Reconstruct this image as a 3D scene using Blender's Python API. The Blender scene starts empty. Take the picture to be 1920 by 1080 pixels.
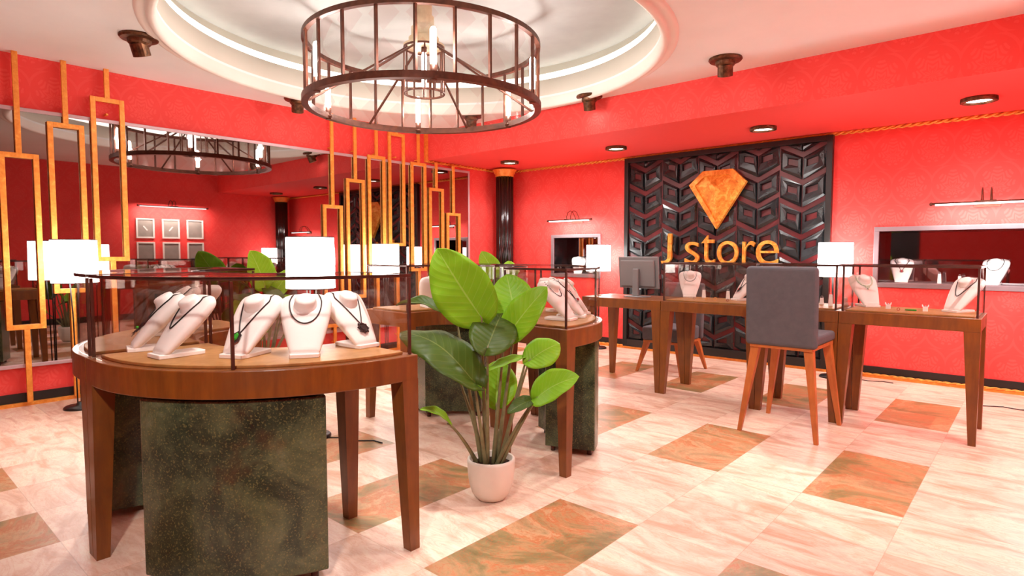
import bpy, bmesh, math, random
from mathutils import Vector, Matrix, Euler
random.seed(7)
C = bpy.context.scene.collection
PI = math.pi
sin, cos = math.sin, math.cos

# ------------------------------------------------------------------ materials
def lin(c):
    return tuple(((x/255)/12.92 if x/255 <= .04045 else ((x/255+.055)/1.055)**2.4) for x in c) + (1,)
class N:
    def __init__(s, name):
        s.m = bpy.data.materials.new(name); s.m.use_nodes = True
        s.t = s.m.node_tree; s.t.nodes.clear()
        s.out = s.t.nodes.new('ShaderNodeOutputMaterial')
    def n(s, typ, **kw):
        nd = s.t.nodes.new(typ)
        for k, v in kw.items():
            if k.startswith('i_'):
                k = k[2:]; k = int(k) if k.isdigit() else k.replace('_', ' ')
                s.set(nd, k, v)
            else: setattr(nd, k, v)
        return nd
    def set(s, nd, k, v):
        if isinstance(v, bpy.types.NodeSocket): s.t.links.new(v, nd.inputs[k])
        else: nd.inputs[k].default_value = v
    def math(s, op, a, b=0., c=0.):
        nd = s.n('ShaderNodeMath', operation=op); s.set(nd, 0, a); s.set(nd, 1, b); s.set(nd, 2, c); return nd.outputs[0]
    def mix(s, f, a, b, mode='MIX'):
        nd = s.n('ShaderNodeMix', data_type='RGBA', blend_type=mode)
        s.set(nd, 0, f); s.set(nd, 6, a); s.set(nd, 7, b); return nd.outputs[2]
    def noise(s, vec, scale, detail=4., rough=.55, dist=0.):
        nd = s.n('ShaderNodeTexNoise'); s.set(nd, 'Vector', vec)
        nd.inputs['Scale'].default_value = scale; nd.inputs['Detail'].default_value = detail
        nd.inputs['Roughness'].default_value = rough; nd.inputs['Distortion'].default_value = dist
        return nd.outputs['Fac']
    def ramp(s, f, stops):
        nd = s.n('ShaderNodeValToRGB'); s.set(nd, 0, f)
        e = nd.color_ramp.elements
        while len(e) < len(stops): e.new(.5)
        for el, (p, c) in zip(e, stops): el.position = p; el.color = c if len(c) == 4 else tuple(c)+(1,)
        return nd.outputs[0]
    def coord(s, which='Object'):
        return s.n('ShaderNodeTexCoord').outputs[which]
    def mapping(s, vec, scale=(1,1,1), loc=(0,0,0), rot=(0,0,0)):
        nd = s.n('ShaderNodeMapping'); s.set(nd, 0, vec)
        nd.inputs['Location'].default_value = loc; nd.inputs['Rotation'].default_value = rot; nd.inputs['Scale'].default_value = scale
        return nd.outputs[0]
    def bsdf(s, color, rough=.5, metal=0., spec=.5, **kw):
        nd = s.n('ShaderNodeBsdfPrincipled')
        s.set(nd, 'Base Color', color); s.set(nd, 'Roughness', rough); s.set(nd, 'Metallic', metal)
        s.set(nd, 'Specular IOR Level', spec)
        for k, v in kw.items(): s.set(nd, k.replace('_', ' '), v)
        s.t.links.new(nd.outputs[0], s.out.inputs[0]); return nd
    def bump(s, nd, h, strength=.3, dist=.01):
        b = s.n('ShaderNodeBump'); s.set(b, 'Height', h); b.inputs['Strength'].default_value = strength
        b.inputs['Distance'].default_value = dist; s.t.links.new(b.outputs[0], nd.inputs['Normal'])

M = {}
def simple(name, rgb, rough=.5, metal=0., spec=.5, var=.12, scale=6., bump=0., **kw):
    n = N(name); co = n.coord(); f = n.noise(co, scale, 5.)
    c = lin(rgb); d = tuple(x*(1-var*2) for x in c[:3])+(1,); l = tuple(min(1, x*(1+var)) for x in c[:3])+(1,)
    nd = n.bsdf(n.ramp(f, [(.3, d), (.7, l)]), rough, metal, spec, **kw)
    if bump: n.bump(nd, n.noise(co, scale*12, 3.), bump, .004)
    M[name] = n.m; return n.m

def mat_wallpaper(name, a, b, rgb=(238, 74, 69), rgb2=(245, 96, 88)):
    """damask wallpaper; a, b = the two world axes that span the wall"""
    n = N(name); co = n.coord(); sp = n.n('ShaderNodeSeparateXYZ'); n.set(sp, 0, co)
    u = n.math('DIVIDE', sp.outputs[a], .31); v = n.math('DIVIDE', sp.outputs[b], .33)
    row = n.math('FLOOR', v); odd = n.math('MODULO', n.math('ABSOLUTE', row), 2.)
    u = n.math('ADD', u, n.math('MULTIPLY', odd, .5))
    fu = n.math('SUBTRACT', n.math('FRACT', u), .5); fv = n.math('SUBTRACT', n.math('FRACT', v), .5)
    ang = n.math('ARCTAN2', fu, n.math('ADD', fv, .12))
    r = n.math('SQRT', n.math('ADD', n.math('MULTIPLY', fu, fu), n.math('MULTIPLY', fv, fv)))
    pet = n.math('ABSOLUTE', n.math('COSINE', n.math('MULTIPLY', ang, 4.5)))
    edge = n.math('ADD', .24, n.math('MULTIPLY', pet, .17))
    inside = n.math('LESS_THAN', r, edge)
    rings = n.math('GREATER_THAN', n.math('SINE', n.math('ADD', n.math('MULTIPLY', r, 62.), n.math('MULTIPLY', pet, 5.))), -.15)
    mask = n.math('MULTIPLY', inside, rings)
    dots = n.math('LESS_THAN', n.math('ABSOLUTE', n.math('SUBTRACT', r, .53)), .03)
    mask = n.math('MAXIMUM', mask, n.math('MULTIPLY', dots, .7))
    col = n.mix(n.math('MULTIPLY', mask, .5), lin(rgb), lin(rgb2))
    nd = n.bsdf(col, .62, 0., .25)
    M[name] = n.m
mat_wallpaper('paper_y', 1, 2); mat_wallpaper('paper_x', 0, 2); mat_wallpaper('paper_flat', 0, 1, (238, 78, 72), (240, 80, 74))

def mat_floor():
    n = N('marble_tiles'); co = n.coord(); sp = n.n('ShaderNodeSeparateXYZ'); n.set(sp, 0, co)
    s = .43158583
    u = n.math('DIVIDE', n.math('ADD', sp.outputs[0], 1.72145), s)
    v = n.math('DIVIDE', n.math('SUBTRACT', sp.outputs[1], 4.0325), 2*s)
    iu = n.math('FLOOR', u); iv = n.math('FLOOR', v)
    eu = n.math('LESS_THAN', n.math('PINGPONG', iu, 1.), .5); ov = n.math('GREATER_THAN', n.math('PINGPONG', iv, 1.), .5)
    dark = n.math('MULTIPLY', eu, ov)
    v2 = n.math('MULTIPLY', v, 2.); iv2 = n.math('FLOOR', v2)
    cell = n.n('ShaderNodeCombineXYZ'); n.set(cell, 0, iu); n.set(cell, 1, iv2)
    wn = n.n('ShaderNodeTexWhiteNoise', noise_dimensions='3D'); n.set(wn, 0, cell.outputs[0])
    off = n.n('ShaderNodeVectorMath', operation='SCALE'); n.set(off, 0, wn.outputs['Color']); off.inputs['Scale'].default_value = 7.
    vec = n.n('ShaderNodeVectorMath', operation='ADD'); n.set(vec, 0, co); n.set(vec, 1, off.outputs[0])
    st = n.mapping(vec.outputs[0], (1.1, 3.2, 1), rot=(0, 0, .55))
    st2 = n.mapping(vec.outputs[0], (1.6, 2.4, 1), rot=(0, 0, -.35))
    a = n.noise(st, 2.2, 9., .62, 1.1); b = n.noise(st2, 1.15, 9., .68, 1.2)
    light = n.ramp(a, [(.28, lin((196, 150, 122))), (.40, lin((216, 172, 148))), (.50, lin((232, 198, 178))), (.60, lin((238, 214, 192))), (.74, lin((222, 184, 156)))])
    light = n.mix(n.ramp(n.noise(st, 5., 6., .6, 2.5), [(.48, (0, 0, 0, 1)), (.52, (.35,)*3+(1,)), (.56, (0, 0, 0, 1))]), light, lin((214, 148, 104)))
    darkc = n.ramp(b, [(.30, lin((112, 96, 56))), (.42, lin((140, 118, 76))), (.49, lin((176, 132, 90))), (.52, lin((184, 112, 70))), (.56, lin((192, 148, 108))), (.66, lin((150, 122, 84))), (.78, lin((184, 136, 100)))])
    vein = n.ramp(n.noise(st2, 4.2, 8., .6, 3.2), [(.475, (0, 0, 0, 1)), (.5, (.55,)*3+(1,)), (.525, (0, 0, 0, 1))])
    darkc = n.mix(vein, darkc, lin((178, 84, 44)))
    tone = n.math('ADD', .88, n.math('MULTIPLY', wn.outputs['Value'], .16))
    tn = n.n('ShaderNodeCombineColor'); [n.set(tn, i, tone) for i in range(3)]
    light = n.mix(1., light, tn.outputs[0], 'MULTIPLY')
    col = n.mix(dark, light, darkc)
    def seam(x, w):
        f = n.math('ABSOLUTE', n.math('SUBTRACT', n.math('FRACT', x), .5)); return n.math('GREATER_THAN', f, .5-w)
    sm = n.math('MAXIMUM', seam(u, .004), seam(v2, .004))
    col = n.mix(n.math('MULTIPLY', sm, .35), col, lin((170, 120, 90)))
    nd = n.bsdf(col, .38, 0., .35)
    M['floor'] = n.m
mat_floor()

def mat_wood(name, c1, c2, rough=.32, coat=.25, scale=3.):
    n = N(name); co = n.coord()
    g = n.noise(n.mapping(co, (9, 9, 1.4)), scale, 6., .6, .6); b = n.noise(co, 5., 5., .6)
    col = n.mix(n.math('MULTIPLY', b, .75), n.ramp(g, [(.3, lin(c1)), (.7, lin(c2))]), lin(tuple(x*.62 for x in c1)))
    nd = n.bsdf(col, n.ramp(b, [(.3, (rough,)*3), (.75, (rough+.22,)*3)]), 0., .45, Coat_Weight=coat, Coat_Roughness=.2)
    M[name] = n.m
mat_wood('wood', (122, 64, 18), (154, 88, 26)); mat_wood('wood_top', (184, 128, 64), (212, 158, 92), .45, .1)
mat_wood('wood_chair', (196, 104, 44), (224, 132, 64), .4, .1)
mat_wood('wood_dark_leg', (98, 54, 20), (124, 72, 28), .38, .15)

def mat_green_marble():
    n = N('green_marble'); co = n.coord()
    a = n.noise(co, 4., 8., .7, .6); b = n.noise(co, 150., 2., .5); r = n.noise(co, 3.2, 5., .6)
    col = n.ramp(a, [(.28, lin((22, 28, 20))), (.45, lin((48, 58, 42))), (.6, lin((84, 92, 64))), (.75, lin((112, 118, 92)))])
    col = n.mix(n.ramp(b, [(.56, (0, 0, 0, 1)), (.66, (.5,)*3+(1,))]), col, lin((128, 124, 74)))
    col = n.mix(n.ramp(r, [(.56, (0, 0, 0, 1)), (.72, (.5,)*3+(1,))]), col, lin((92, 40, 22)))  # reddish patches imitate the red walls reflected in the polished marble
    n.bsdf(col, .22, 0., .5); M['green_marble'] = n.m
mat_green_marble()

def mat_gold():
    n = N('gold'); co = n.coord(); f = n.noise(co, 26., 5., .7); g = n.noise(n.mapping(co, (3, 3, 3)), 3., 3.)
    col = n.ramp(f, [(.3, lin((226, 136, 48))), (.5, lin((240, 154, 62))), (.62, lin((246, 168, 72))), (.7, lin((255, 206, 104)))])
    nd = n.bsdf(col, n.ramp(g, [(.4, (.35,)*3), (.62, (.5,)*3)]), .25, .5); M['gold'] = n.m
    n = N('gold_leaf'); co = n.coord(); f = n.noise(co, 14., 6., .7, 1.)
    col = n.ramp(f, [(.36, lin((214, 120, 38))), (.5, lin((238, 154, 58))), (.6, lin((250, 190, 88)))])
    nd = n.bsdf(col, .42, .35, .5); n.bump(nd, f, .25, .004); M['gold_leaf'] = n.m
mat_gold()
simple('rust', (112, 76, 52), .42, .75, .5, .35, 30.)
simple('bronze', (98, 54, 38), .4, .55, .5, .2, 20.)
simple('pale_brass', (196, 172, 140), .5, .3, .5, .12, 10.)
simple('frame_bronze', (82, 50, 40), .35, .4, .5, .2, 20.)
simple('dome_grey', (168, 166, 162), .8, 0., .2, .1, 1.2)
simple('recess_cream', (222, 214, 200), .7, 0., .2, .02, 2.)
simple('ceiling_white', (236, 240, 238), .8, 0., .2, .02, 2.)
simple('plaster', (236, 228, 218), .6, 0., .3, .02, 2.)
simple('black_gloss', (24, 16, 14), .16, 0., .6, .1)
simple('black_satin', (30, 26, 24), .4, 0., .5, .1)
simple('dark_relief', (35, 37, 39), .26, 0., .5, .25, 7.)
simple('dark_relief_back', (92, 20, 24), .35, 0., .5, .2)
simple('fabric', (94, 91, 95), .9, 0., .2, .05, 25., .12)
simple('bust_white', (250, 246, 244), .42, 0., .4, .02, 3.)
simple('pot_white', (226, 214, 200), .6, 0., .3, .03, 8.)
simple('soil', (60, 40, 30), .95, 0., .1, .3, 60.)
simple('monitor_grey', (128, 124, 124), .45, 0., .4, .03)
simple('frame_pink', (190, 160, 164), .35, .2, .5, .05)
simple('frame_grey', (140, 122, 126), .35, .2, .5, .05)
simple('cord_black', (26, 20, 20), .5, 0., .5, .2, 60.)
simple('pearl', (214, 236, 214), .2, 0., .6, .1, 80.)
simple('emerald', (30, 170, 50), .1, 0., .8, .1, 60.)
simple('ruby', (180, 30, 40), .15, 0., .8, .1, 60.)
simple('silver', (210, 200, 205), .25, .7, .5, .1, 60.)
simple('niche_back', (70, 60, 62), .12, .85, .5, .05, 2.)
simple('paper_grey', (150, 140, 130), .7, 0., .3, .1)

def mat_leaf(name, c1, c2, cv):
    n = N(name); uv = n.n('ShaderNodeUVMap').outputs[0]; sp = n.n('ShaderNodeSeparateXYZ'); n.set(sp, 0, uv)
    x = n.math('ABSOLUTE', n.math('SUBTRACT', sp.outputs[0], .5)); y = sp.outputs[1]
    w = n.math('SINE', n.math('MULTIPLY', n.math('SUBTRACT', y, n.math('MULTIPLY', x, .55)), 62.))
    vein = n.math('GREATER_THAN', w, .955); mid = n.math('LESS_THAN', x, .014)
    base = n.mix(n.noise(n.coord(), 8., 4.), lin(c1), lin(c2))
    vm = n.math('MAXIMUM', n.math('MULTIPLY', vein, .35), mid)
    col = n.mix(n.math('MULTIPLY', vm, .6), base, lin(cv))
    nd = n.bsdf(col, .45, 0., .35); n.bump(nd, w, .1, .004)
    tr = n.n('ShaderNodeBsdfTranslucent'); n.set(tr, 0, col)
    mx = n.n('ShaderNodeMixShader'); mx.inputs[0].default_value = .3
    n.t.links.new(nd.outputs[0], mx.inputs[1]); n.t.links.new(tr.outputs[0], mx.inputs[2]); n.t.links.new(mx.outputs[0], n.out.inputs[0])
    M[name] = n.m
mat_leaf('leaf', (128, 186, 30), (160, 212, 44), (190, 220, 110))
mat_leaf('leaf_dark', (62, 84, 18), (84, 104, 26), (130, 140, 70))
simple('stem', (128, 122, 84), .5, 0., .4, .15, 20.)

def mat_glass(name, tint, rough=.02, ior=1.45, gloss=1.):
    n = N(name); tr = n.n('ShaderNodeBsdfTransparent'); n.set(tr, 0, tint)
    gl = n.n('ShaderNodeBsdfGlossy'); n.set(gl, 0, (1, 1, 1, 1)); gl.inputs['Roughness'].default_value = rough
    lw = n.n('ShaderNodeLayerWeight'); f = n.math('ADD', .022, n.math('MULTIPLY', n.math('POWER', lw.outputs['Facing'], 5.), .45))
    mx = n.n('ShaderNodeMixShader'); n.set(mx, 0, n.math('MULTIPLY', f, gloss))
    n.t.links.new(tr.outputs[0], mx.inputs[1]); n.t.links.new(gl.outputs[0], mx.inputs[2]); n.t.links.new(mx.outputs[0], n.out.inputs[0])
    M[name] = n.m
mat_glass('case_glass', (.935, .91, .895, 1)); mat_glass('clear_glass', (.97, .955, .95, 1), gloss=.5)

def mat_diamond_glass():
    n = N('diamond_glass'); co = n.coord(); sp = n.n('ShaderNodeSeparateXYZ'); n.set(sp, 0, co)
    ang = n.math('MULTIPLY', n.math('ARCTAN2', sp.outputs[1], sp.outputs[0]), 22/(2*PI))
    a = n.math('ABSOLUTE', n.math('SUBTRACT', n.math('FRACT', ang), .5)); b = n.math('ABSOLUTE', n.math('SUBTRACT', n.math('FRACT', n.math('DIVIDE', sp.outputs[2], .26)), .5))
    d = n.math('LESS_THAN', n.math('ADD', a, b), .42)
    tr = n.n('ShaderNodeBsdfTransparent'); n.set(tr, 0, n.mix(d, (.97, .965, .96, 1), (.93, .84, .83, 1)))  # pink tint of the diamonds stands in for the red wall refracted there
    gl = n.n('ShaderNodeBsdfGlossy'); gl.inputs['Roughness'].default_value = .1
    mx = n.n('ShaderNodeMixShader'); mx.inputs[0].default_value = .035
    n.t.links.new(tr.outputs[0], mx.inputs[1]); n.t.links.new(gl.outputs[0], mx.inputs[2]); n.t.links.new(mx.outputs[0], n.out.inputs[0])
    M['diamond_glass'] = n.m
mat_diamond_glass()

def mat_mirror(name, tint, rough):
    n = N(name); n.bsdf(tint, rough, 1., .5); M[name] = n.m
mat_mirror('mirror', (.34, .29, .28, 1), .015); mat_mirror('mirror_dark', (.38, .32, .33, 1), .03)
def mat_emit(name, rgb, s):
    n = N(name); e = n.n('ShaderNodeEmission'); n.set(e, 0, tuple(rgb)+(1,)); e.inputs[1].default_value = s
    n.t.links.new(e.outputs[0], n.out.inputs[0]); M[name] = n.m
mat_emit('shade_glow', (1, .97, .94), 9.5); mat_emit('led', (1, .96, .86), 3.2); mat_emit('bulb_glow', (1, .93, .84), 22.)
mat_emit('down_glow', (1, .93, .86), 14.); mat_emit('tube_glow', (1, .93, .93), 3.)

# ------------------------------------------------------------------ mesh helpers
class MB:
    def __init__(s): s.bm = bmesh.new(); s.uv = None
    def face(s, vs, smooth=False):
        try: f = s.bm.faces.new(vs); f.smooth = smooth; return f
        except ValueError: return None
    def box(s, x0, y0, z0, x1, y1, z1, mtx=None):
        P = [Vector((x, y, z)) for z in (z0, z1) for x, y in ((x0, y0), (x1, y0), (x1, y1), (x0, y1))]
        if mtx: P = [mtx @ p for p in P]
        v = [s.bm.verts.new(p) for p in P]
        for q in ((3,2,1,0),(4,5,6,7),(0,1,5,4),(1,2,6,5),(2,3,7,6),(3,0,4,7)): s.face([v[i] for i in q])
        return s
    def frustum(s, b, t, z0, z1):
        """b, t: (x0,y0,x1,y1) rectangles at z0 and z1"""
        v = [s.bm.verts.new(p) for (x0,y0,x1,y1), z in ((b, z0), (t, z1)) for p in ((x0,y0,z),(x1,y0,z),(x1,y1,z),(x0,y1,z))]
        for q in ((3,2,1,0),(4,5,6,7),(0,1,5,4),(1,2,6,5),(2,3,7,6),(3,0,4,7)): s.face([v[i] for i in q])
        return s
    def prism(s, poly, z0, z1, smooth_side=False, mtx=None):
        bot = [Vector((x, y, z0)) for x, y in poly]; top = [Vector((x, y, z1)) for x, y in poly]
        if mtx: bot = [mtx @ p for p in bot]; top = [mtx @ p for p in top]
        b = [s.bm.verts.new(p) for p in bot]; t = [s.bm.verts.new(p) for p in top]
        s.face(b[::-1]); s.face(t)
        for i in range(len(b)):
            j = (i+1) % len(b); s.face([b[i], b[j], t[j], t[i]], smooth_side)
        return s
    def rings(s, rings, caps=True, smooth=True, closed=True, loop=False):
        R = [[s.bm.verts.new(p) for p in r] for r in rings]
        n = len(R[0]); m = len(R)
        for k in range(m if loop else m-1):
            A, B = R[k], R[(k+1) % m]
            for i in range(n if closed else n-1):
                j = (i+1) % n; s.face([A[i], A[j], B[j], B[i]], smooth)
        if caps and not loop:
            s.face(R[0][::-1]); s.face(R[-1])
        return s
    def lathe(s, prof, n=32, c=(0, 0), smooth=True, caps=False, a0=0., a1=2*PI, loop=False):
        full = abs(a1-a0-2*PI) < 1e-6; k = n if full else n+1
        rr = [[Vector((c[0]+r*cos(a0+(a1-a0)*i/n), c[1]+r*sin(a0+(a1-a0)*i/n), z)) for i in range(k)] for r, z in prof]
        return s.rings(rr, caps, smooth, full, loop)
    def cyl(s, c, r, z0, z1, n=24, r2=None, smooth=True):
        r2 = r if r2 is None else r2
        return s.lathe([(r, z0), (r2, z1)], n, c, smooth, True)
    def tube(s, pts, r, n=8, closed=False, caps=True, smooth=True):
        pts = [Vector(p) for p in pts]; m = len(pts); rr = []
        up = Vector((0, 0, 1)); prev = None
        for i, p in enumerate(pts):
            if closed: t = pts[(i+1) % m]-pts[i-1]
            else: t = pts[min(i+1, m-1)]-pts[max(i-1, 0)]
            t.normalize()
            if prev is None:
                a = up if abs(t.dot(up)) < .9 else Vector((1, 0, 0)); x = t.cross(a).normalized()
            else: x = (prev-t*prev.dot(t)).normalized()
            prev = x; y = t.cross(x); rad = r[i] if isinstance(r, (list, tuple)) else r
            rr.append([p+(x*cos(2*PI*k/n)+y*sin(2*PI*k/n))*rad for k in range(n)])
        return s.rings(rr, caps and not closed, smooth, True, closed)
    def bar(s, p0, p1, w, h):
        """square bar from p0 to p1"""
        p0, p1 = Vector(p0), Vector(p1); t = (p1-p0).normalized(); a = Vector((0, 0, 1)) if abs(t.z) < .9 else Vector((1, 0, 0))
        x = t.cross(a).normalized(); y = x.cross(t)
        return s.rings([[p+x*sx*w/2+y*sy*h/2 for sx, sy in ((-1,-1),(1,-1),(1,1),(-1,1))] for p in (p0, p1)], True, False)
    def ball(s, c, r, n=10, sz=1.):
        c = Vector(c); prof = []
        m = max(4, n//2)
        rr = [[c+Vector((r*sin(PI*(j+.5)/(m+1))*cos(2*PI*i/n), r*sin(PI*(j+.5)/(m+1))*sin(2*PI*i/n), -r*sz*cos(PI*(j+.5)/(m+1)))) for i in range(n)] for j in range(m+1)]
        return s.rings(rr, True, True)
    def build(s, name, mat, parent=None, bevel=0., mats=None):
        bmesh.ops.recalc_face_normals(s.bm, faces=s.bm.faces)
        me = bpy.data.meshes.new(name); s.bm.to_mesh(me); s.bm.free()
        for m in (mats or [mat]): me.materials.append(M[m])
        o = bpy.data.objects.new(name, me); C.objects.link(o)
        if parent is not None: o.parent = parent
        if bevel:
            b = o.modifiers.new('bevel', 'BEVEL'); b.width = bevel; b.segments = 2; b.limit_method = 'ANGLE'; b.angle_limit = .6
        return o

def tag(o, label=None, cat=None, group=None, kind=None):
    if label: o['label'] = label
    if cat: o['category'] = cat
    if group: o['group'] = group
    if kind: o['kind'] = kind
    return o
def thing(name, label, cat, loc=(0, 0, 0), rz=0., group=None):
    o = bpy.data.objects.new(name, None); C.objects.link(o); o.location = loc; o.rotation_euler = (0, 0, rz)
    o.empty_display_size = .05
    return tag(o, label, cat, group)
def dup(root, label, loc, rz=0., group=None, scale=None):
    r = root.copy(); C.objects.link(r); r.location = loc; r.rotation_euler = (0, 0, rz); r['label'] = label
    if group: r['group'] = group
    if scale: r.scale = (scale,)*3
    for ch in list(root.children):
        c = ch.copy(); C.objects.link(c); c.parent = r
        for g in list(ch.children):
            d = g.copy(); C.objects.link(d); d.parent = c
    return r
def struct(name, mb, mat, **kw):
    return tag(mb.build(name, mat, **kw), kind='structure')

# ------------------------------------------------------------------ the room
XL, XR, YB, YF = -5.986, .45, 6.6325, -1.8       # left, right, back (sign wall), front (behind camera)
ZC, ZS, YS = 2.73, 2.39, 5.13                    # ceiling, soffit height, soffit front
RC, RR = (-3.67, 3.12), 1.80                     # round ceiling recess
b = MB(); b.box(XL-.1, YF-.1, -.1, XR+.1, YB+.4, 0); struct('floor', b, 'floor')
b = MB(); b.box(XL-.1, YF-.1, 0, XL, YB+.4, ZC+.2); struct('wall_left', b, 'paper_y')
b = MB(); b.box(XR, YF-.1, 0, XR+.1, YB+.4, ZC+.2); struct('wall_right', b, 'paper_y')
b = MB(); b.box(XL-.1, YF-.1, 0, XR+.1, YF, ZC+.2); struct('wall_front', b, 'paper_x')
# back wall with two display niches cut in it
NZ0, NZ1, ND = .915, 1.405, .30
NS = ((-5.072, -4.347), (-1.172, .25))
b = MB()
b.box(XL-.1, YB, 0, XR+.1, YB+.35, NZ0); b.box(XL-.1, YB, NZ1, XR+.1, YB+.35, ZC+.2)
xs = [XL-.1, NS[0][0], NS[0][1], NS[1][0], NS[1][1], XR+.1]
for i in (0, 2, 4): b.box(xs[i], YB, NZ0, xs[i+1], YB+.35, NZ1)
struct('wall_back', b, 'paper_x')
# soffit along the back wall
b = MB(); b.box(XL, YS, ZS, XR, YB, ZC+.1); struct('ceiling_soffit', b, 'paper_flat')
b = MB(); b.box(XL, YS-.004, ZS, XR, YS, ZC); struct('trim_6', b, 'paper_x')
# flat ceiling with round hole
def ceil_ring():
    b = MB(); X0, X1, Y0, Y1 = XL-.1, XR+.1, YF-.1, YS+.1; cx, cy = RC
    angs = sorted([2*PI*i/96 for i in range(96)] + [math.atan2(y-cy, x-cx) % (2*PI) for x in (X0, X1) for y in (Y0, Y1)])
    inn, out = [], []
    for a in angs:
        dx, dy = cos(a), sin(a); t = min([(X1-cx)/dx if dx > 1e-9 else 1e9, (X0-cx)/dx if dx < -1e-9 else 1e9, (Y1-cy)/dy if dy > 1e-9 else 1e9, (Y0-cy)/dy if dy < -1e-9 else 1e9])
        inn.append((cx+RR*dx, cy+RR*dy)); out.append((cx+t*dx, cy+t*dy))
    rr = [[Vector((x, y, z)) for x, y in L] for L, z in ((inn, ZC), (out, ZC), (out, ZC+.08), (inn, ZC+.08))]
    return b.rings(rr, False, False, True, True)
struct('ceiling', ceil_ring(), 'ceiling_white')
b = MB(); b.lathe([(RR+.002, ZC+.0), (RR+.002, 2.97), (RR+.09, 2.985), (RR+.09, 3.13), (RR+.13, 3.13), (RR+.13, ZC+.08)], 96, RC, True); struct('ceiling_recess', b, 'recess_cream')
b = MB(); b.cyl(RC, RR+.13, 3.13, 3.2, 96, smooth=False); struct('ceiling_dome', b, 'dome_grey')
b = MB(); b.lathe([(RR, ZC+.06), (RR-.005, ZC-.03), (RR+.02, ZC-.045), (RR+.05, ZC-.03), (RR+.055, ZC-.012), (RR+.085, ZC-.022), (RR+.115, ZC-.01), (RR+.12, ZC+.01)], 96, RC, True)
struct('trim_7', b, 'plaster')
b = MB(); b.tube([(RC[0]+(RR+.035)*cos(2*PI*i/96), RC[1]+(RR+.035)*sin(2*PI*i/96), 3.01) for i in range(96)], .028, 8, True)
o = b.build('cove_light_strip', 'led'); tag(o, 'glowing white light strip running round the circular ceiling recess', 'light strip')
# trims
def rope(name, p0, p1, r=.02):
    p0, p1 = Vector(p0), Vector(p1); L = (p1-p0).length; k = int(L/.012); b = MB(); t = (p1-p0)/L
    a = Vector((0, 0, 1)) if abs(t.z) < .9 else Vector((1, 0, 0)); x = t.cross(a).normalized(); y = x.cross(t)
    for ph in (0, PI):
        b.tube([p0+t*(L*i/k)+(x*cos(ph+i*.55)+y*sin(ph+i*.55))*r*.5 for i in range(k+1)], r*.62, 5)
    return struct(name, b, 'gold')
rope('trim_1', (XL, YB-.012, ZS-.014), (XR, YB-.012, ZS-.014)); rope('trim_2', (XL+.012, YS, ZS-.014), (XL+.012, YB, ZS-.014))
b = MB(); b.box(XL, YS-.05, ZS-.03, XL+.03, YS-.004, ZC); struct('trim_3', b, 'gold')
b = MB(); b.box(XL, YF, 0, XL+.045, YB, .028); struct('trim_4', b, 'gold')
b = MB(); b.box(XL, YB-.045, 0, XR, YB, .028); struct('trim_5', b, 'gold')
rope('trim_8', (XL, YB-.04, .03), (XR, YB-.04, .03), .012)
b = MB(); b.box(XL, YF, .028, XL+.02, YB, .098); struct('baseboard_left', b, 'black_satin')
b = MB(); b.box(XL, YB-.02, .028, XR, YB, .105); struct('baseboard_back', b, 'black_satin')
b = MB(); b.box(XR-.02, YF, 0, XR, YB, .105); struct('baseboard_right', b, 'black_satin')
# dark doorway panel in wall behind the camera (seen only in reflections)
b = MB(); b.box(-3.6, YF, 0, -2.0, YF+.03, 2.1); struct('door_1', b, 'black_satin')

# niches
def niche(x0, x1, name_label):
    t = thing('display_niche', name_label, 'display niche', (x0, YB, NZ0), 0, 'display niches in the sign wall')
    w, h = x1-x0, NZ1-NZ0; b = MB()
    f = .042
    b.box(-f, -.02, -f, w+f, .0, 0); b.box(-f, -.02, h, w+f, 0, h+f); b.box(-f, -.02, 0, 0, 0, h); b.box(w, -.02, 0, w+f, 0, h)
    b.build('frame', 'frame_grey', t, .003)
    b = MB(); b.box(0, ND-.01, 0, w, ND, h); b.build('back_mirror', 'mirror_dark', t)
    b = MB(); b.box(0, 0, 0, w, ND-.01, .004); b.build('shelf', 'frame_grey', t)
    b = MB(); b.box(0, 0, h-.004, w, ND-.01, h); b.box(0, 0, .004, .004, ND-.01, h-.004); b.box(w-.004, 0, .004, w, ND-.01, h-.004); b.build('lining', 'niche_back', t)
    return t
niche(*NS[0], 'small recessed display niche with grey frame left of the dark sign panel')
niche(*NS[1], 'wide recessed display niche with pale grey frame right of the dark sign panel')

# large mirror on the left wall
t = thing('wall_mirror', 'huge dark wall mirror with thin mauve frame on the left wall', 'mirror', (XL, 0, 0))
MY0, MY1, MZ0, MZ1 = -1.2, 5.843, .304, 2.318
b = MB(); f = .03
b.box(0, MY0, MZ0, .06, MY1, MZ0+f); b.box(0, MY0, MZ1-f, .06, MY1, MZ1); b.box(0, MY0, MZ0+f, .06, MY0+f, MZ1-f); b.box(0, MY1-f, MZ0+f, .06, MY1, MZ1-f)
b.build('frame', 'frame_pink', t, .004)
b = MB(); b.box(.03, MY0+f, MZ0+f, .054, MY1-f, MZ1-f); b.build('mirror_glass', 'mirror', t)

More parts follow.
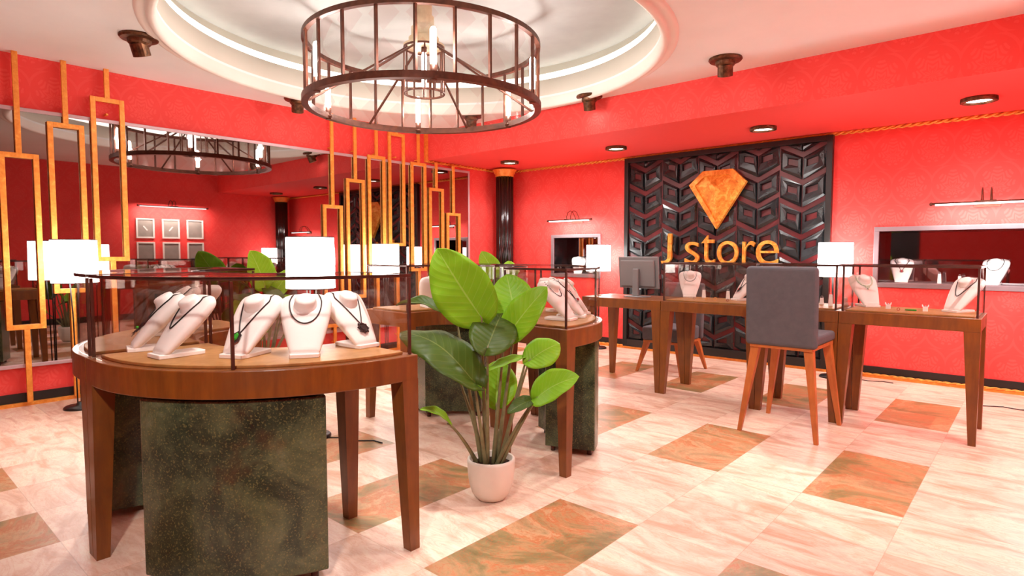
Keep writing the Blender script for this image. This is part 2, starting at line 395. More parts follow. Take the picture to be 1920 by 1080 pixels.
# corner columns
def column(x, label):
    t = thing('corner_column', label, 'column', (x, 6.36, 0), 0, 'black corner columns')
    b = MB(); prof = []
    pts = []
    for i in range(96):
        a = 2*PI*i/96; r = .118 + .006*cos(a*16); pts.append((r*cos(a), r*sin(a)))
    b.prism(pts, .09, 2.30, True); b.build('shaft', 'black_gloss', t)
    b = MB(); b.lathe([(.15, 0), (.15, .05), (.13, .07), (.125, .1)], 32, caps=True); b.build('plinth', 'black_gloss', t)
    b = MB(); b.lathe([(.12, 2.27), (.135, 2.285), (.13, 2.3), (.15, 2.32), (.145, 2.34), (.168, 2.355), (.168, 2.372)], 32, caps=True); b.build('capital', 'gold', t)
    return t
c0 = column(-5.75, 'glossy black fluted column with gold capital in the corner left of the niche')
dup(c0, 'glossy black corner column seen only as a dim reflection in the mirror', (.27, 6.36, 0))

# ------------------------------------------------------------------ sign panel
PX0, PX1, PZ1 = -3.935, -1.585, 2.365
t = thing('relief_wall_cladding', 'black chevron relief cladding with dark frame behind the gold lettering', 'wall panel', (PX0, YB, 0))
W = PX1-PX0
b = MB(); b.box(.05, -.012, .1, W-.05, -.021, PZ1-.05); b.build('backing', 'dark_relief_back', t)
b = MB(); fr = .055
b.box(0, -.06, .03, fr, 0, PZ1); b.box(W-fr, -.06, .03, W, 0, PZ1); b.box(fr, -.06, PZ1-fr, W-fr, 0, PZ1); b.box(fr, -.06, .03, W-fr, 0, .12)
b.build('frame', 'black_satin', t, .003)
b = MB(); ncol = 10; cw = (W-2*fr)/ncol; ph = .28; bh = .225; skew = .11
rnd = random.Random(3)
ztop, zbot = PZ1-fr-.004, .124
def clip(poly, z, keep_below):
    out = []
    for i in range(len(poly)):
        p, q = poly[i], poly[(i+1) % len(poly)]
        ip = (p[1] <= z) if keep_below else (p[1] >= z); iq = (q[1] <= z) if keep_below else (q[1] >= z)
        if ip: out.append(p)
        if ip != iq:
            k = (z-p[1])/(q[1]-p[1]); out.append((p[0]+(q[0]-p[0])*k, z))
    return out
for c in range(ncol):
    x0 = fr+c*cw+.006; x1 = fr+(c+1)*cw-.006
    s0, s1 = (0, -skew) if c % 2 == 0 else (-skew, 0)
    for r in range(-1, 10):
        zb = .1+r*ph + (.06 if c % 4 > 1 else 0)
        poly = clip(clip([(x0, zb+s0), (x1, zb+s1), (x1, zb+s1+bh), (x0, zb+s0+bh)], ztop, True), zbot, False)
        if len(poly) < 3: continue
        cx = sum(p[0] for p in poly)/len(poly); cz = sum(p[1] for p in poly)/len(poly)
        dl, dr = rnd.uniform(.012, .03), rnd.uniform(.03, .055)
        if c % 2: dl, dr = dr, dl
        tilt = rnd.uniform(-.02, .02)
        def dep(p): k = (p[0]-x0)/(x1-x0); return max(.006, (dl*(1-k)+dr*k)+tilt*(p[1]-cz)/bh)
        off = (.018 if c % 2 == 0 else -.018)
        def ringv(kx, kz, dd, ox=0., oz=0.): return [b.bm.verts.new((cx+(p[0]-cx)*kx+ox, -.021-dd(p), cz+(p[1]-cz)*kz+oz)) for p in poly]
        R_ = [ringv(1, 1, lambda p: 0), ringv(1, 1, lambda p: dep(p)*.25), ringv(.86, .74, dep, off*.3), ringv(.52, .34, dep, off, .012), ringv(.46, .26, lambda p: .004, off, .012)]
        m = len(poly)
        for k_ in range(4):
            for i in range(m):
                j = (i+1) % m; f_ = b.face([R_[k_][i], R_[k_][j], R_[k_+1][j], R_[k_+1][i]])
        f_ = b.face(R_[4]); f_.material_index = 1
        b.face(R_[0][::-1])
b.build('chevron_relief', 'dark_relief', t, mats=['dark_relief', 'dark_relief_back'])

# J store sign
t = thing('store_sign', 'raised gold sign lettering on the dark relief wall, below the gem', 'sign', (-3.40, YB-.085, 1.075))
def letter(ch, x, w, h, z0=0.):
    cu = bpy.data.curves.new('txt', 'FONT'); cu.body = ch; cu.extrude = .016; cu.offset = -.012; cu.resolution_u = 6; cu.bevel_depth = .0035
    o = bpy.data.objects.new('txt', cu); C.objects.link(o)
    dg = bpy.context.evaluated_depsgraph_get(); me = bpy.data.meshes.new_from_object(o.evaluated_get(dg))
    bpy.data.objects.remove(o)
    X = [v.co.x for v in me.vertices]; Y = [v.co.y for v in me.vertices]
    a, c_, d, e = min(X), max(X), min(Y), max(Y)
    for v in me.vertices:
        v.co = Vector((x+(v.co.x-a)/(c_-a)*w, -v.co.z, z0+(v.co.y-d)/(e-d)*h))
    me.materials.clear(); me.materials.append(M['gold_leaf'])
    for p in me.polygons: p.use_smooth = False
    me.name = 'letter'
    o = bpy.data.objects.new('letter', me); C.objects.link(o); o.parent = t; return o
# measured letter extents: (x0, width, height)
for ch, x, w, h in (('J', .0, .135, .352), ('s', .30, .172, .252), ('t', .497, .158, .325), ('o', .682, .235, .262), ('r', .962, .137, .252), ('e', 1.108, .228, .262)):
    letter(ch, x, w, h, -.005 if ch in 'oe' else 0)

t = thing('gem_emblem', 'large faceted gold gem emblem above the gold sign lettering', 'sign', (-2.73, YB-.085, 1.79))
b = MB(); out = [(-.325, .178), (-.165, .325), (.175, .325), (.325, .178), (0, -.325)]
inn = [(-.245, .165), (-.13, .262), (.135, .262), (.245, .165), (0, -.235)]
vo = [b.bm.verts.new((x, .02, z)) for x, z in out]; vf = [b.bm.verts.new((x, -.03, z)) for x, z in out]; vi = [b.bm.verts.new((x*1.02, -.045, z*1.02)) for x, z in inn]
vd = [b.bm.verts.new((x, -.028, z)) for x, z in inn]; apex1 = b.bm.verts.new((.01, -.095, .12)); apex2 = b.bm.verts.new((-.06, -.052, .262))
b.face(vo[::-1])
for i in range(5):
    j = (i+1) % 5; b.face([vo[i], vo[j], vf[j], vf[i]]); b.face([vf[i], vf[j], vi[j], vi[i]]); b.face([vi[i], vi[j], vd[j], vd[i]])
for q in ((vd[0], vd[1], apex1), (vd[1], vd[2], apex1), (vd[2], vd[3], apex1), (vd[3], vd[4], apex1), (vd[4], vd[0], apex1)): b.face(list(q))
b.bm.verts.remove(apex2)
b.build('gem', 'gold_leaf', t)

# ------------------------------------------------------------------ gold wall ornaments on the left wall
def ornament(yc, zt, label, zb=None, wd=.245, top=ZC):
    o = bpy.data.objects.new('x', None)
    b = MB(); x0, x1, k = XL+.062, XL+.087, .0185
    zb = zt-1.36 if zb is None else zb
    y0, y1 = -wd/2, wd/2; X0, X1 = 0, .024
    b.box(X0, y0, zb, X1, y0+2*k, zt); b.box(X0, y1-2*k, zb, X1, y1, zt)
    b.box(X0, y0+2*k, zt-2*k, X1, y1-2*k, zt); b.box(X0, y0+2*k, zb, X1, y1-2*k, zb+2*k)
    b.box(X0, -k, zt, X1, k, top); b.box(X0, -k, .03, X1, k, zb)
    for z in (.2, 2.36): b.box(-.061, -.008, z-.008, X0, .008, z+.008)
    ob = b.build('gold_wall_ornament', 'gold', None, .002)
    ob.location = (x0, yc, 0); tag(ob, label, 'wall ornament', 'tall gold rectangle ornaments over the mirror')
ornament(.985, 1.965, 'gold rectangle ornament with the lowest top of the three at far left of mirror')
ornament(1.29, 2.235, 'gold rectangle ornament, middle height and middle one of the three at far left')
ornament(1.583, 2.49, 'gold rectangle ornament with tallest top of the three at the far left')
L7 = [(3.70, 1.73, 'lowest gold rectangle at the left end of the seven ornaments under the chandelier'),
      (3.997, 2.04, 'second gold rectangle from the left among the seven behind the chandelier'),
      (4.29, 2.34, 'third gold rectangle from the left among the seven behind the chandelier'),
      (4.585, 2.645, 'gold rectangle reaching highest, in the middle of the seven ornaments'),
      (4.925, 2.33, 'third gold rectangle from the right among the seven ornaments'),
      (5.22, 2.035, 'second gold rectangle from the right end of the seven ornaments'),
      (5.52, 1.73, 'rightmost gold rectangle ornament, low, by the right edge of the mirror')]
for y, z, l in L7: ornament(y, z, l, top=ZS-.03 if y > YS else ZC)

# ------------------------------------------------------------------ chandelier
FW = Vector((-.6616, .7498, 0)); RT = Vector((.7498, .6616, 0))
CH = Vector((-3.68, 3.133, 0)); RCH, Z0, Z1 = .89, 2.335, 2.795
def cpos(az, r, z): a = math.radians(az); return (FW*(-cos(a))+RT*sin(a))*r + Vector((0, 0, z))
t = thing('chandelier', 'large round bronze and glass drum chandelier hanging under the ceiling recess', 'chandelier', (CH.x, CH.y, 0))
def hoop(r, z, w, h, n=88):
    b = MB(); return b.lathe([(r-w/2, z-h/2), (r+w/2, z-h/2), (r+w/2, z+h/2), (r-w/2, z+h/2)], n, smooth=False, loop=True)
hoop(RCH, Z1, .035, .034).build('upper_ring', 'bronze', t); hoop(RCH, Z0, .05, .046).build('lower_ring', 'bronze', t)
for k in range(22):
    b = MB(); b.bar(cpos(4.7+k*360/22, RCH, Z0), cpos(4.7+k*360/22, RCH, Z1), .018, .018); b.build('upright_bar', 'bronze', t)
b = MB(); b.lathe([(RCH-.012, Z0+.018), (RCH-.012, Z1-.015)], 88, smooth=True); o = b.build('glass_drum', 'diamond_glass', t)
b = MB(); b.lathe([(.15, 2.44), (.16, 2.44), (.16, 2.455), (.15, 2.455)], 32, loop=True, smooth=False)
b.lathe([(.15, 2.785), (.16, 2.785), (.16, 2.80), (.15, 2.80)], 32, loop=True, smooth=False)
for k in range(12): b.bar(cpos(k*30+10, .155, 2.445), cpos(k*30+10, .155, 2.79), .009, .009)
cg = b.build('inner_cage', 'bronze', t)
b = MB(); b.lathe([(.153, 2.46), (.153, 2.785)], 32); b.build('glass_sleeve', 'clear_glass', t)
for k in range(6):
    az = 42+60*k; b = MB(); b.bar(cpos(az, .12, 2.80), cpos(az, RCH-.01, Z0+.01), .014, .014); b.build('brace', 'bronze', t)
b = MB(); b.lathe([(.16, 2.80), (.16, 2.815), (.118, 2.82), (.118, 2.87), (.098, 2.872), (.098, 2.95), (.08, 2.952), (.08, 3.03), (.064, 3.032), (.064, 3.13)], 24, caps=True, smooth=False)
b.build('tiered_stem', 'pale_brass', t)
bulbs = []
for k in range(6):
    az = 12+60*k; p = cpos(az, RCH-.01, 0)
    b = MB(); b.cyl((p.x, p.y), .024, Z0-.03, Z0+.07, 12); b.cyl((p.x, p.y), .03, Z0-.012, Z0+.005, 12); h = b.build('candle_holder', 'bronze', t)
    b = MB(); b.lathe([(.019, Z0+.07), (.021, Z0+.09), (.021, Z0+.29), (.014, Z0+.305), (.004, Z0+.31)], 12, (p.x, p.y), caps=True); b.build('tube_bulb', 'bulb_glow', t); bulbs.append(CH+Vector((p.x, p.y, Z0+.19)))
b = MB(); b.lathe([(.018, 2.5), (.02, 2.52), (.02, 2.74), (.01, 2.76)], 12, caps=True); b.build('tube_bulb', 'bulb_glow', t)
b = MB(); b.cyl((0, 0), .022, 2.76, 2.80, 12); b.build('candle_holder', 'bronze', t)

# ------------------------------------------------------------------ ceiling spotlights, downlights, picture lights
def spot_thing(x, y, label, aim, first=None):
    if first is None:
        t = thing('ceiling_spotlight', label, 'ceiling light', (x, y, ZC), aim, 'rusty ceiling spotlights')
        b = MB(); b.lathe([(.125, 0), (.128, -.012), (.118, -.024), (.06, -.03), (.0, -.03)], 24, smooth=False); b.build('mounting_plate', 'rust', t)
        b = MB(); b.lathe([(.078, -.026), (.074, -.05), (.06, -.065)], 20, smooth=False, caps=True); b.build('collar', 'rust', t)
        b = MB(); b.lathe([(.058, .03), (.058, -.06), (.052, -.062), (.048, -.03)], 20, smooth=False, caps=True)
        o = b.build('lamp_head', 'rust', t); o.location = (0, 0, -.075); o.rotation_euler = (math.radians(24), 0, 0)
        b = MB(); b.cyl((0, 0), .045, -.05, -.046, 16); g = b.build('lens', 'down_glow', o)
        return t
    return dup(first, label, (x, y, ZC), aim)
def aim_z(x, y, tx, ty): return math.atan2(ty-y, tx-x)-PI/2
SP = [(-4.85, 1.51, 'rusty bronze ceiling spotlight at upper left, nearest the three tall ornaments', (-5.6, 2.6)),
      (-1.93, 4.73, 'rusty ceiling spotlight on the white ceiling above the gem emblem', (-2.6, 6.4)),
      (-5.60, 3.13, 'rusty ceiling spotlight just left of the chandelier rim', (-7.2, 3.9)),
      (-3.37, 4.96, 'small rusty ceiling spotlight just right of the chandelier, by the red soffit', (-4.0, 6.5)),
      (-4.82, 4.78, 'rusty ceiling spotlight seen through the chandelier glass', (-6.2, 6.0))]
s0 = None
for x, y, l, tg in SP:
    s = spot_thing(x, y, l, aim_z(x, y, *tg), s0); s0 = s0 or s
DL = [(-.41, 'white glowing recessed downlight at right, above the wide niche'), (-2.03, 'glowing downlight in the red soffit above the right half of the relief panel'),
      (-3.645, 'glowing downlight in the red soffit left of the relief panel top'), (-5.25, 'glowing downlight in the red soffit just above the black column')]
d0 = None
for x, l in DL:
    if d0 is None:
        d0 = thing('downlight', l, 'ceiling light', (x, 5.905, ZS), 0, 'round downlights in the red soffit')
        b = MB(); b.lathe([(.118, 0), (.12, -.028), (.095, -.032), (.09, -.01), (.09, 0)], 32, smooth=True); b.build('bezel', 'rust', d0)
        b = MB(); b.cyl((0, 0), .09, -.014, -.01, 24, smooth=False); b.build('lens', 'down_glow', d0)
    else: dup(d0, l, (x, 5.905, ZS))
def picture_light(loc, rz, L, label):
    t = thing('picture_light', label, 'wall light', loc, rz, 'slim picture lights')
    b = MB(); b.tube([(-L/2, -.2, 0), (L/2, -.2, 0)], .011, 8); b.build('light_bar', 'bronze', t)
    b = MB(); b.tube([(-L/2+.03, -.203, -.008), (L/2-.03, -.203, -.008)], .009, 8); b.build('tube', 'tube_glow', t)
    for s in (-1, 1):
        b = MB(); b.ball((s*L/2, -.2, 0), .016, 8); b.build('end_cap', 'bronze', t)
    for s in (-.03, .03):
        b = MB(); b.tube([(s, -.2, .005), (s, -.205, .05), (s, -.18, .10), (s, -.13, .125), (s, -.07, .11), (s, -.02, .05), (s, 0, .0)], .005, 6); b.build('arm', 'bronze', t)
    b = MB(); b.box(-.09, -.014, -.03, .09, 0, .02); b.box(-.07, -.21, .006, .07, -.19, .016); b.build('mounting_plate', 'bronze', t)
    return t
picture_light((-4.68, YB, 1.63), 0, .70, 'short slim picture light above the small niche')
picture_light((-.37, YB, 1.628), 0, .76, 'long slim picture light above the wide niche at right')
picture_light((XR, 4.25, 2.05), -PI/2, 1.2, 'slim picture light reflected in the mirror above six pictures')
for i in range(3):
    for j in range(2):
        pos = ['left', 'middle', 'right'][2-i]; row = ['lower', 'upper'][j]
        content = {(1, 1): 'one thin slanted bar', (0, 1): 'a bold slanted bar'}.get((i, j), 'a plain ground')
        t = thing('framed_picture', f'dark framed picture with {content}, {row} row {["first","second","third"][2-i]} column, mirrored on left', 'picture', (XR, 4.68-.43*i if False else 3.82+.43*i, 1.22+.43*j), -PI/2, 'six framed pictures reflected in the mirror')
        b = MB(); w, h, f = .15, .18, .025
        b.box(-w, -.02, -h, w, 0, -h+f); b.box(-w, -.02, h-f, w, 0, h); b.box(-w, -.02, -h+f, -w+f, 0, h-f); b.box(w-f, -.02, -h+f, w, 0, h-f); b.build('frame', 'plaster', t)
        b = MB(); b.box(-w+f, -.01, -h+f, w-f, -.002, h-f); b.build('picture', 'paper_grey', t)
        if j == 1 and i < 2:
            b = MB(); b.box(-.05, -.014, -.01, .05, -.0105, .01, Matrix.Rotation(.9 if i else -.9, 4, 'Y')); b.build('motif', 'plaster', t)

# ------------------------------------------------------------------ display tables
TZ = .795; GZ = 1.11
def leg(b, x, y, ox, oy, top=.078, bot=.046, z1=.70):
    """ox, oy: sign of the outer corner; the outer faces are vertical"""
    def rect(w): xa, ya = x-ox*w, y-oy*w; return (min(x, xa), min(y, ya), max(x, xa), max(y, ya))
    return b.frustum(rect(bot), rect(top), 0, z1)

def quarter(label, loc, rz):
    """curved display case; corner of the L at the origin, arc towards +x +y"""
    t = thing('curved_display_case', label, 'display case', loc, rz, 'curved display cases in a ring')
    c, R, r, E, I = .11, .80, .31, .91, .42
    def outline(ins=0., n=18, inner=True):
        p = [(I+ins, ins), (E-ins, ins), (E-ins, c)]
        p += [(c+(R-ins)*cos(PI/2*i/n), c+(R-ins)*sin(PI/2*i/n)) for i in range(1, n)]
        p += [(c, E-ins), (ins, E-ins), (ins, I+ins), (c, I+ins)]
        m = 10; p += [(c+(r+ins)*cos(PI/2*(1-i/m)), c+(r+ins)*sin(PI/2*(1-i/m))) for i in range(1, m)]
        p += [(I+ins, c)]
        return p
    b = MB(); b.prism(outline(.003), .695, TZ, False); b.build('tabletop', 'wood', t, .004)
    b = MB(); b.prism(outline(.045), TZ, TZ+.012, False); b.build('display_board', 'wood_top', t, .003)
    for x, y, ox, oy in ((E-.003, .003, 1, -1), (I+.003, .003, -1, -1), (.003, E-.003, -1, 1), (.003, I+.003, -1, -1)):
        b = MB(); leg(b, x, y, ox, oy); b.build('leg', 'wood', t)
    # glass
    po = outline(.022); n = len(po)
    z0 = TZ+.001
    b = MB(); pi_ = outline(.027)
    b.rings([[Vector((x, y, z)) for x, y in L] for L, z in ((po, z0), (po, GZ), (pi_, GZ), (pi_, z0))], False, False, True, True)
    b.build('glass_sides', 'case_glass', t)
    b = MB(); b.prism(outline(.02), GZ, GZ+.006); b.build('glass_lid', 'case_glass', t)
    b = MB(); a1, a2 = outline(.020), outline(.027)
    b.rings([[Vector((x, y, z)) for x, y in L] for L, z in ((a1, GZ-.005), (a1, GZ+.007), (a2, GZ+.007), (a2, GZ-.005))], False, False, True, True)
    b.build('upper_frame', 'frame_bronze', t)
    k = .005; d = .0265
    mid = (c+(R-.024)*cos(.825), c+(R-.024)*sin(.825))
    for x, y in ((E-d, d), (I+d, d), (d, E-d), (d, I+d), mid):
        b = MB(); b.box(x-k, y-k, z0, x+k, y+k, GZ-.008); b.build('corner_post', 'frame_bronze', t)
    return t
q0 = quarter('nearest curved display case, holding five bright white necklace busts', (-2.765, 1.54, 0), -PI/2)
dup(q0, 'curved display case at far left, behind the left end of the nearest one', (-2.765, 1.54, 0), PI)
dup(q0, 'curved display case right behind the potted plant, beside the desk', (-2.765, 2.54, 0), 0)
dup(q0, 'curved display case in the middle distance between lamp and plant', (-2.765, 2.54, 0), PI/2)

def plinth(label, loc, rz):
    t = thing('marble_plinth', label, 'plinth', loc, rz, 'curved green marble plinths')
    a0, a1 = math.radians(20), math.radians(70); c = .11; n = 16; ro, ri = .775, .47
    P = [(c+ro*cos(a0+(a1-a0)*i/n), c+ro*sin(a0+(a1-a0)*i/n)) for i in range(n+1)] + [(c+ri*cos(a1-(a1-a0)*i/n), c+ri*sin(a1-(a1-a0)*i/n)) for i in range(n+1)]
    b = MB(); b.prism(P, .035, .685); b.build('marble_block', 'green_marble', t, .006)
    for a, r in ((a0+.06, ro-.04), (a1-.06, ro-.04), (a0+.08, ri+.04), (a1-.08, ri+.04)):
        b = MB(); b.cyl((c+r*cos(a), c+r*sin(a)), .014, 0, .035, 12); b.build('foot', 'frame_bronze', t)
    return t
p0 = plinth('large dark green marble plinth beneath the nearest curved case', (-2.765, 1.54, 0), -PI/2)
dup(p0, 'green marble plinth beneath the far left curved case, mostly hidden', (-2.765, 1.54, 0), PI)
dup(p0, 'green marble plinth beneath the curved case right of the potted plant', (-2.765, 2.54, 0), 0)
dup(p0, 'green marble plinth left of the potted plant, beneath the middle case', (-2.765, 2.54, 0), PI/2)

def row_table(x0, x1, label, glass=True, name='display_table', cat='display case', group='display tables in a row before the sign wall'):
    t = thing(name, label, cat, ((x0+x1)/2, 4.90, 0), 0, group)
    w, d = (x1-x0)/2, .265; e = .0008
    b = MB(); b.box(-w+e, -d, .71, w-e, d, TZ); b.build('tabletop', 'wood', t, .003)
    for ox in (-1, 1):
        for oy in (-1, 1):
            b = MB(); leg(b, ox*(w-e), oy*d, ox, oy, .085, .04, .71); b.build('leg', 'wood', t)
    if glass:
        b = MB(); b.box(-w+.035, -d+.035, TZ, w-.035, d-.035, TZ+.012); b.build('display_board', 'wood_top', t, .003)
        g = .018; T = .004; z0 = TZ+.001
        b = MB(); X, Y = w-g, d-g
        for q in ((-X, -Y, X, -Y+T), (-X, Y-T, X, Y), (-X, -Y+T, -X+T, Y-T), (X-T, -Y+T, X, Y-T)): b.box(q[0], q[1], z0, q[2], q[3], GZ)
        b.build('glass_sides', 'case_glass', t)
        b = MB(); b.box(-X, -Y, GZ, X, Y, GZ+.005); b.build('glass_lid', 'case_glass', t)
        b = MB(); k = .006
        for s in (-1, 1):
            b.box(-X-k, s*Y-k, GZ-k, X+k, s*Y+k, GZ+k+.002); b.box(s*X-k, -Y+k, GZ-k, s*X+k, Y-k, GZ+k+.002)
        b.build('upper_frame', 'frame_bronze', t)
        for sx in (-1, 1):
            for sy in (-1, 1):
                b = MB(); b.box(sx*(X-.003)-k, sy*(Y-.003)-k, z0, sx*(X-.003)+k, sy*(Y-.003)+k, GZ-k); b.build('corner_post', 'frame_bronze', t)
    return t
row_table(-3.215, -2.412, 'wooden desk carrying the computer monitor', False, 'desk', 'desk', 'x'); bpy.data.objects['desk'].pop('group')
row_table(-2.41, -1.613, 'glass topped display table directly right of the monitor desk')
row_table(-1.611, -1.052, 'narrow glass topped display table directly behind the grey chair')
row_table(-1.05, -.262, 'rightmost glass topped display table in front of the wide niche')

# ------------------------------------------------------------------ necklace busts
LEAN = math.radians(41)
LV = Vector((0, sin(LEAN), cos(LEAN))); NV = Vector((0, -cos(LEAN), sin(LEAN)))   # along the slab / out of its front
SEC = [(0, .054, .017), (.02, .059, .019), (.06, .069, .024), (.11, .081, .030), (.16, .0905, .033), (.20, .0965, .033), (.232, .0985, .031), (.252, .094, .027), (.264, .083, .021), (.273, .064, .012)]
def sec(s):
    s = min(max(s, 0), .273)
    for (a, w, d), (a2, w2, d2) in zip(SEC, SEC[1:]):
        if s <= a2: k = (s-a)/(a2-a); return w+(w2-w)*k, d+(d2-d)*k
def front(u, s, lift=.0025):
    w, d = sec(s); k = min(1, abs(u)/w); h = d*(1-k**2.6)**(1/2.6) if k < 1 else 0
    return Vector((0, 0, .014)) + Vector((u, 0, 0)) + LV*s + NV*(h+lift)
def bust_mesh_root(label, loc, rz):
    t = thing('necklace_bust', label, 'display bust', loc, rz, 'white leatherette necklace busts')
    b = MB(); rr = []
    SM = []
    for i in range(27):
        x = .273*i/26; w, d = sec(x)
        if 0 < i < 26:
            w = (sec(x-.011)[0]+2*w+sec(x+.011)[0])/4; d = (sec(x-.013)[1]+2*d+sec(x+.013)[1])/4
        SM.append((x, w, d))
    for s, w, d in SM:
        ring = []
        for i in range(36):
            a = 2*PI*i/36; cx, cy = cos(a), sin(a)
            ring.append(Vector((0, 0, .014)) + Vector((w*math.copysign(abs(cx)**.77, cx), 0, 0)) + LV*s + NV*(d*math.copysign(abs(cy)**.77, cy)))
        if s == 0: ring = [Vector((p.x, p.y, .012)) for p in ring]
        rr.append(ring)
    b.rings(rr)
    # neck stump
    ax = (LV*.30+NV*.95).normalized(); xx = Vector((1, 0, 0)); yy = ax.cross(xx)
    c0_ = Vector((0, 0, .014))+LV*.204+NV*.0; rr = []
    for h, r in ((0, .052), (.022, .047), (.030, .0425), (.040, .0385), (.050, .038), (.056, .034), (.059, .026), (.0605, .012)):
        rr.append([c0_+ax*h+(xx*cos(2*PI*i/28)*1.06+yy*sin(2*PI*i/28))*r for i in range(28)])
    b.rings(rr); b.build('torso', 'bust_white', t)
    b = MB(); P = [(-.052, -.024), (.052, -.024), (.056, .005), (.046, .145), (.03, .155), (-.03, .155), (-.046, .145), (-.056, .005)]
    b.prism(P, 0, .016); b.build('foot', 'bust_white', t, .003)
    return t
bust0 = None; NB = []
BZ = TZ+.012
def bust(x, y, deg, label, z=BZ, sc=None):
    global bust0
    rz = math.radians(deg)+PI/2
    if bust0 is None: o = bust0 = bust_mesh_root(label, (x, y, z), rz)
    else: o = dup(bust0, label, (x, y, z), rz)
    return (x, y, z), rz
def necklace(pl, kind, label, gem='emerald'):
    loc, rz = pl; b = MB()
    t = thing('necklace', label, 'necklace', loc, rz, 'necklaces on white busts')
    pts = []
    if kind in ('cord', 'beads', 'choker'):
        dep = {'cord': .105, 'beads': .085, 'choker': .075}[kind]; wv = .06 if kind == 'cord' else .056
        for i in range(29):
            a = PI*i/28; u = wv*cos(a)*(1 if kind == 'cord' else .98); s = .222-dep*sin(a)**(.9)
            pts.append(front(u, s))
    else:
        tip = {'green': .075, 'flower': .082, 'coral': .085, 'stone': .10, 'vcord': .095}[kind]
        for i in range(25):
            k = i/24; u = .058*cos(PI*k)
            a = abs(u)/.058; s = tip+(.225-tip)*(a**1.15 if kind != 'vcord' else a**1.5)
            pts.append(front(u, s))
    def top(sg): 
        return [front(sg*.057, .235), front(sg*.052, .25, .004), Vector((0, 0, .014))+Vector((sg*.045, 0, 0))+LV*.273+NV*.008]
    pts = top(1)[::-1]+pts+top(-1)
    if kind == 'choker':
        for i, p in enumerate(pts[2:-2:1]): b.ball(p+NV*.003, .0058 if i % 2 else .0045, 8)
        for k, (u, s) in enumerate(((0, .13), (-.012, .138), (.012, .138), (0, .12))): b.ball(front(u, s, .005), .005, 8)
        b.build('beads', 'pearl', t)
        b = MB(); b.tube(pts, .0014, 5); b.build('cord', 'cord_black', t)
    elif kind == 'beads':
        for p in pts[1:-1]: b.ball(p, .0028, 6)
        b.build('beads', 'cord_black', t)
    else:
        b.tube(pts, .0026, 6); b.build('cord', 'cord_black', t)
    if kind == 'green':
        c = front(0, .052, .008); b = MB()
        def hexa(r1, r2, th):
            P = [(r1*sin(2*PI*i/6), r2*cos(2*PI*i/6)) for i in range(6)]
            return [[c+Vector((x, 0, 0))+LV*y+NV*h for x, y in P] for h in (0, th)]
        b.rings(hexa(.019, .028, .007), True, False); f = b.build('pendant_setting', 'cord_black', t)
        b = MB(); b.rings([[p+NV*.006 for p in hexa(.012, .021, .0)[0]], [c+(p-c)*.7+NV*.012 for p in hexa(.012, .021, 0)[0]]], True, False); b.build('emerald', 'emerald', f)
    if kind in ('flower', 'stone', 'coral'):
        r_ = random.Random(5 if kind == 'flower' else 9); b = MB()
        if kind == 'flower':
            c = front(0, .062, .004)
            b.rings([[c+Vector((.014*cos(a), 0, 0))+LV*.014*sin(a)+NV*h for a in [2*PI*i/16 for i in range(16)]] for h in (0, .006)], True, False)
            for i in range(16):
                a = 2*PI*i/16; p = c+Vector((.02*cos(a), 0, 0))+LV*.02*sin(a)+NV*.003; b.ball(p, .0042, 6)
                a += .2; q = c+Vector((.026*cos(a), 0, 0))+LV*.026*sin(a)+NV*.002; b.tube([c+NV*.003, p, q], .0014, 5)
                if i % 2: b.ball(q, .0035, 6)
            b.build('flower_pendant', 'cord_black', t)
        elif kind == 'coral':
            c = front(0, .07, .004)
            for i in range(34):
                a = r_.uniform(0, 2*PI); L = r_.uniform(.014, .036); sx = .75
                p1 = c+Vector((sx*L*.5*cos(a), 0, 0))+LV*L*.5*sin(a)+NV*r_.uniform(.002, .01)
                a2 = a+r_.uniform(-.6, .6); p2 = c+Vector((sx*L*cos(a2), 0, 0))+LV*L*sin(a2)*1.25+NV*r_.uniform(.0, .012)
                b.tube([c, p1, p2], [.0018, .0015, .0008], 5)
                a3 = a2+r_.choice((-.5, .5)); p3 = p1+(Vector((sx*cos(a3), 0, 0))+LV*sin(a3))*.012; b.tube([p1, p3], .001, 4)
            f = b.build('branching_pendant', 'cord_black', t)
            b = MB(); b.ball(c+NV*.011, .0062, 8); b.build('stone', gem, f)
        else:
            b.rings([[front(0, .09, .003)+Vector((.017*cos(a), 0, 0))+LV*.014*sin(a)+NV*h for a in [2*PI*i/12 for i in range(12)]] for h in (0, .008)], True, False)
            f = b.build('pendant_setting', 'silver', t)
            b = MB(); b.ball(front(0, .09, .012), .010, 10); b.build('stone', gem, f)
    return t
# nearest case
pA = bust(-2.73, .79, -104, 'white bust leaning at the far left end of nearest case, coral pendant')
pB = bust(-2.47, .80, -86, 'white bust with plain black cord, second from left in nearest case')
pC = bust(-2.255, .985, -66, 'white bust with green pendant behind the middle glass post of nearest case')
pD = bust(-2.07, 1.165, -33, 'white bust facing the camera with a round black cord, nearest case')
pE = bust(-2.10, 1.462, 6, 'white bust with black flower pendant at the right end of nearest case')
necklace(pA, 'coral', 'black branching necklace with tiny green stone on the leftmost bright bust')
necklace(pB, 'vcord', 'plain black cord necklace on the second bust of the nearest case')
necklace(pC, 'green', 'black cord necklace with hexagonal green stone pendant')
necklace(pD, 'cord', 'round plain black cord necklace on the bust facing the camera')
necklace(pE, 'flower', 'black cord necklace with round filigree flower pendant')
# far left case
pF = bust(-3.16, 1.02, -112, 'dim bust behind tinted glass at left, pendant on a thin chain')
pG = bust(-3.36, 1.20, -150, 'dim bust behind tinted glass, just left and behind the chained one')
necklace(pF, 'stone', 'thin chain necklace with small stone on the dim bust at left', 'ruby')
necklace(pG, 'cord', 'black cord necklace on the second dim bust behind tinted glass')
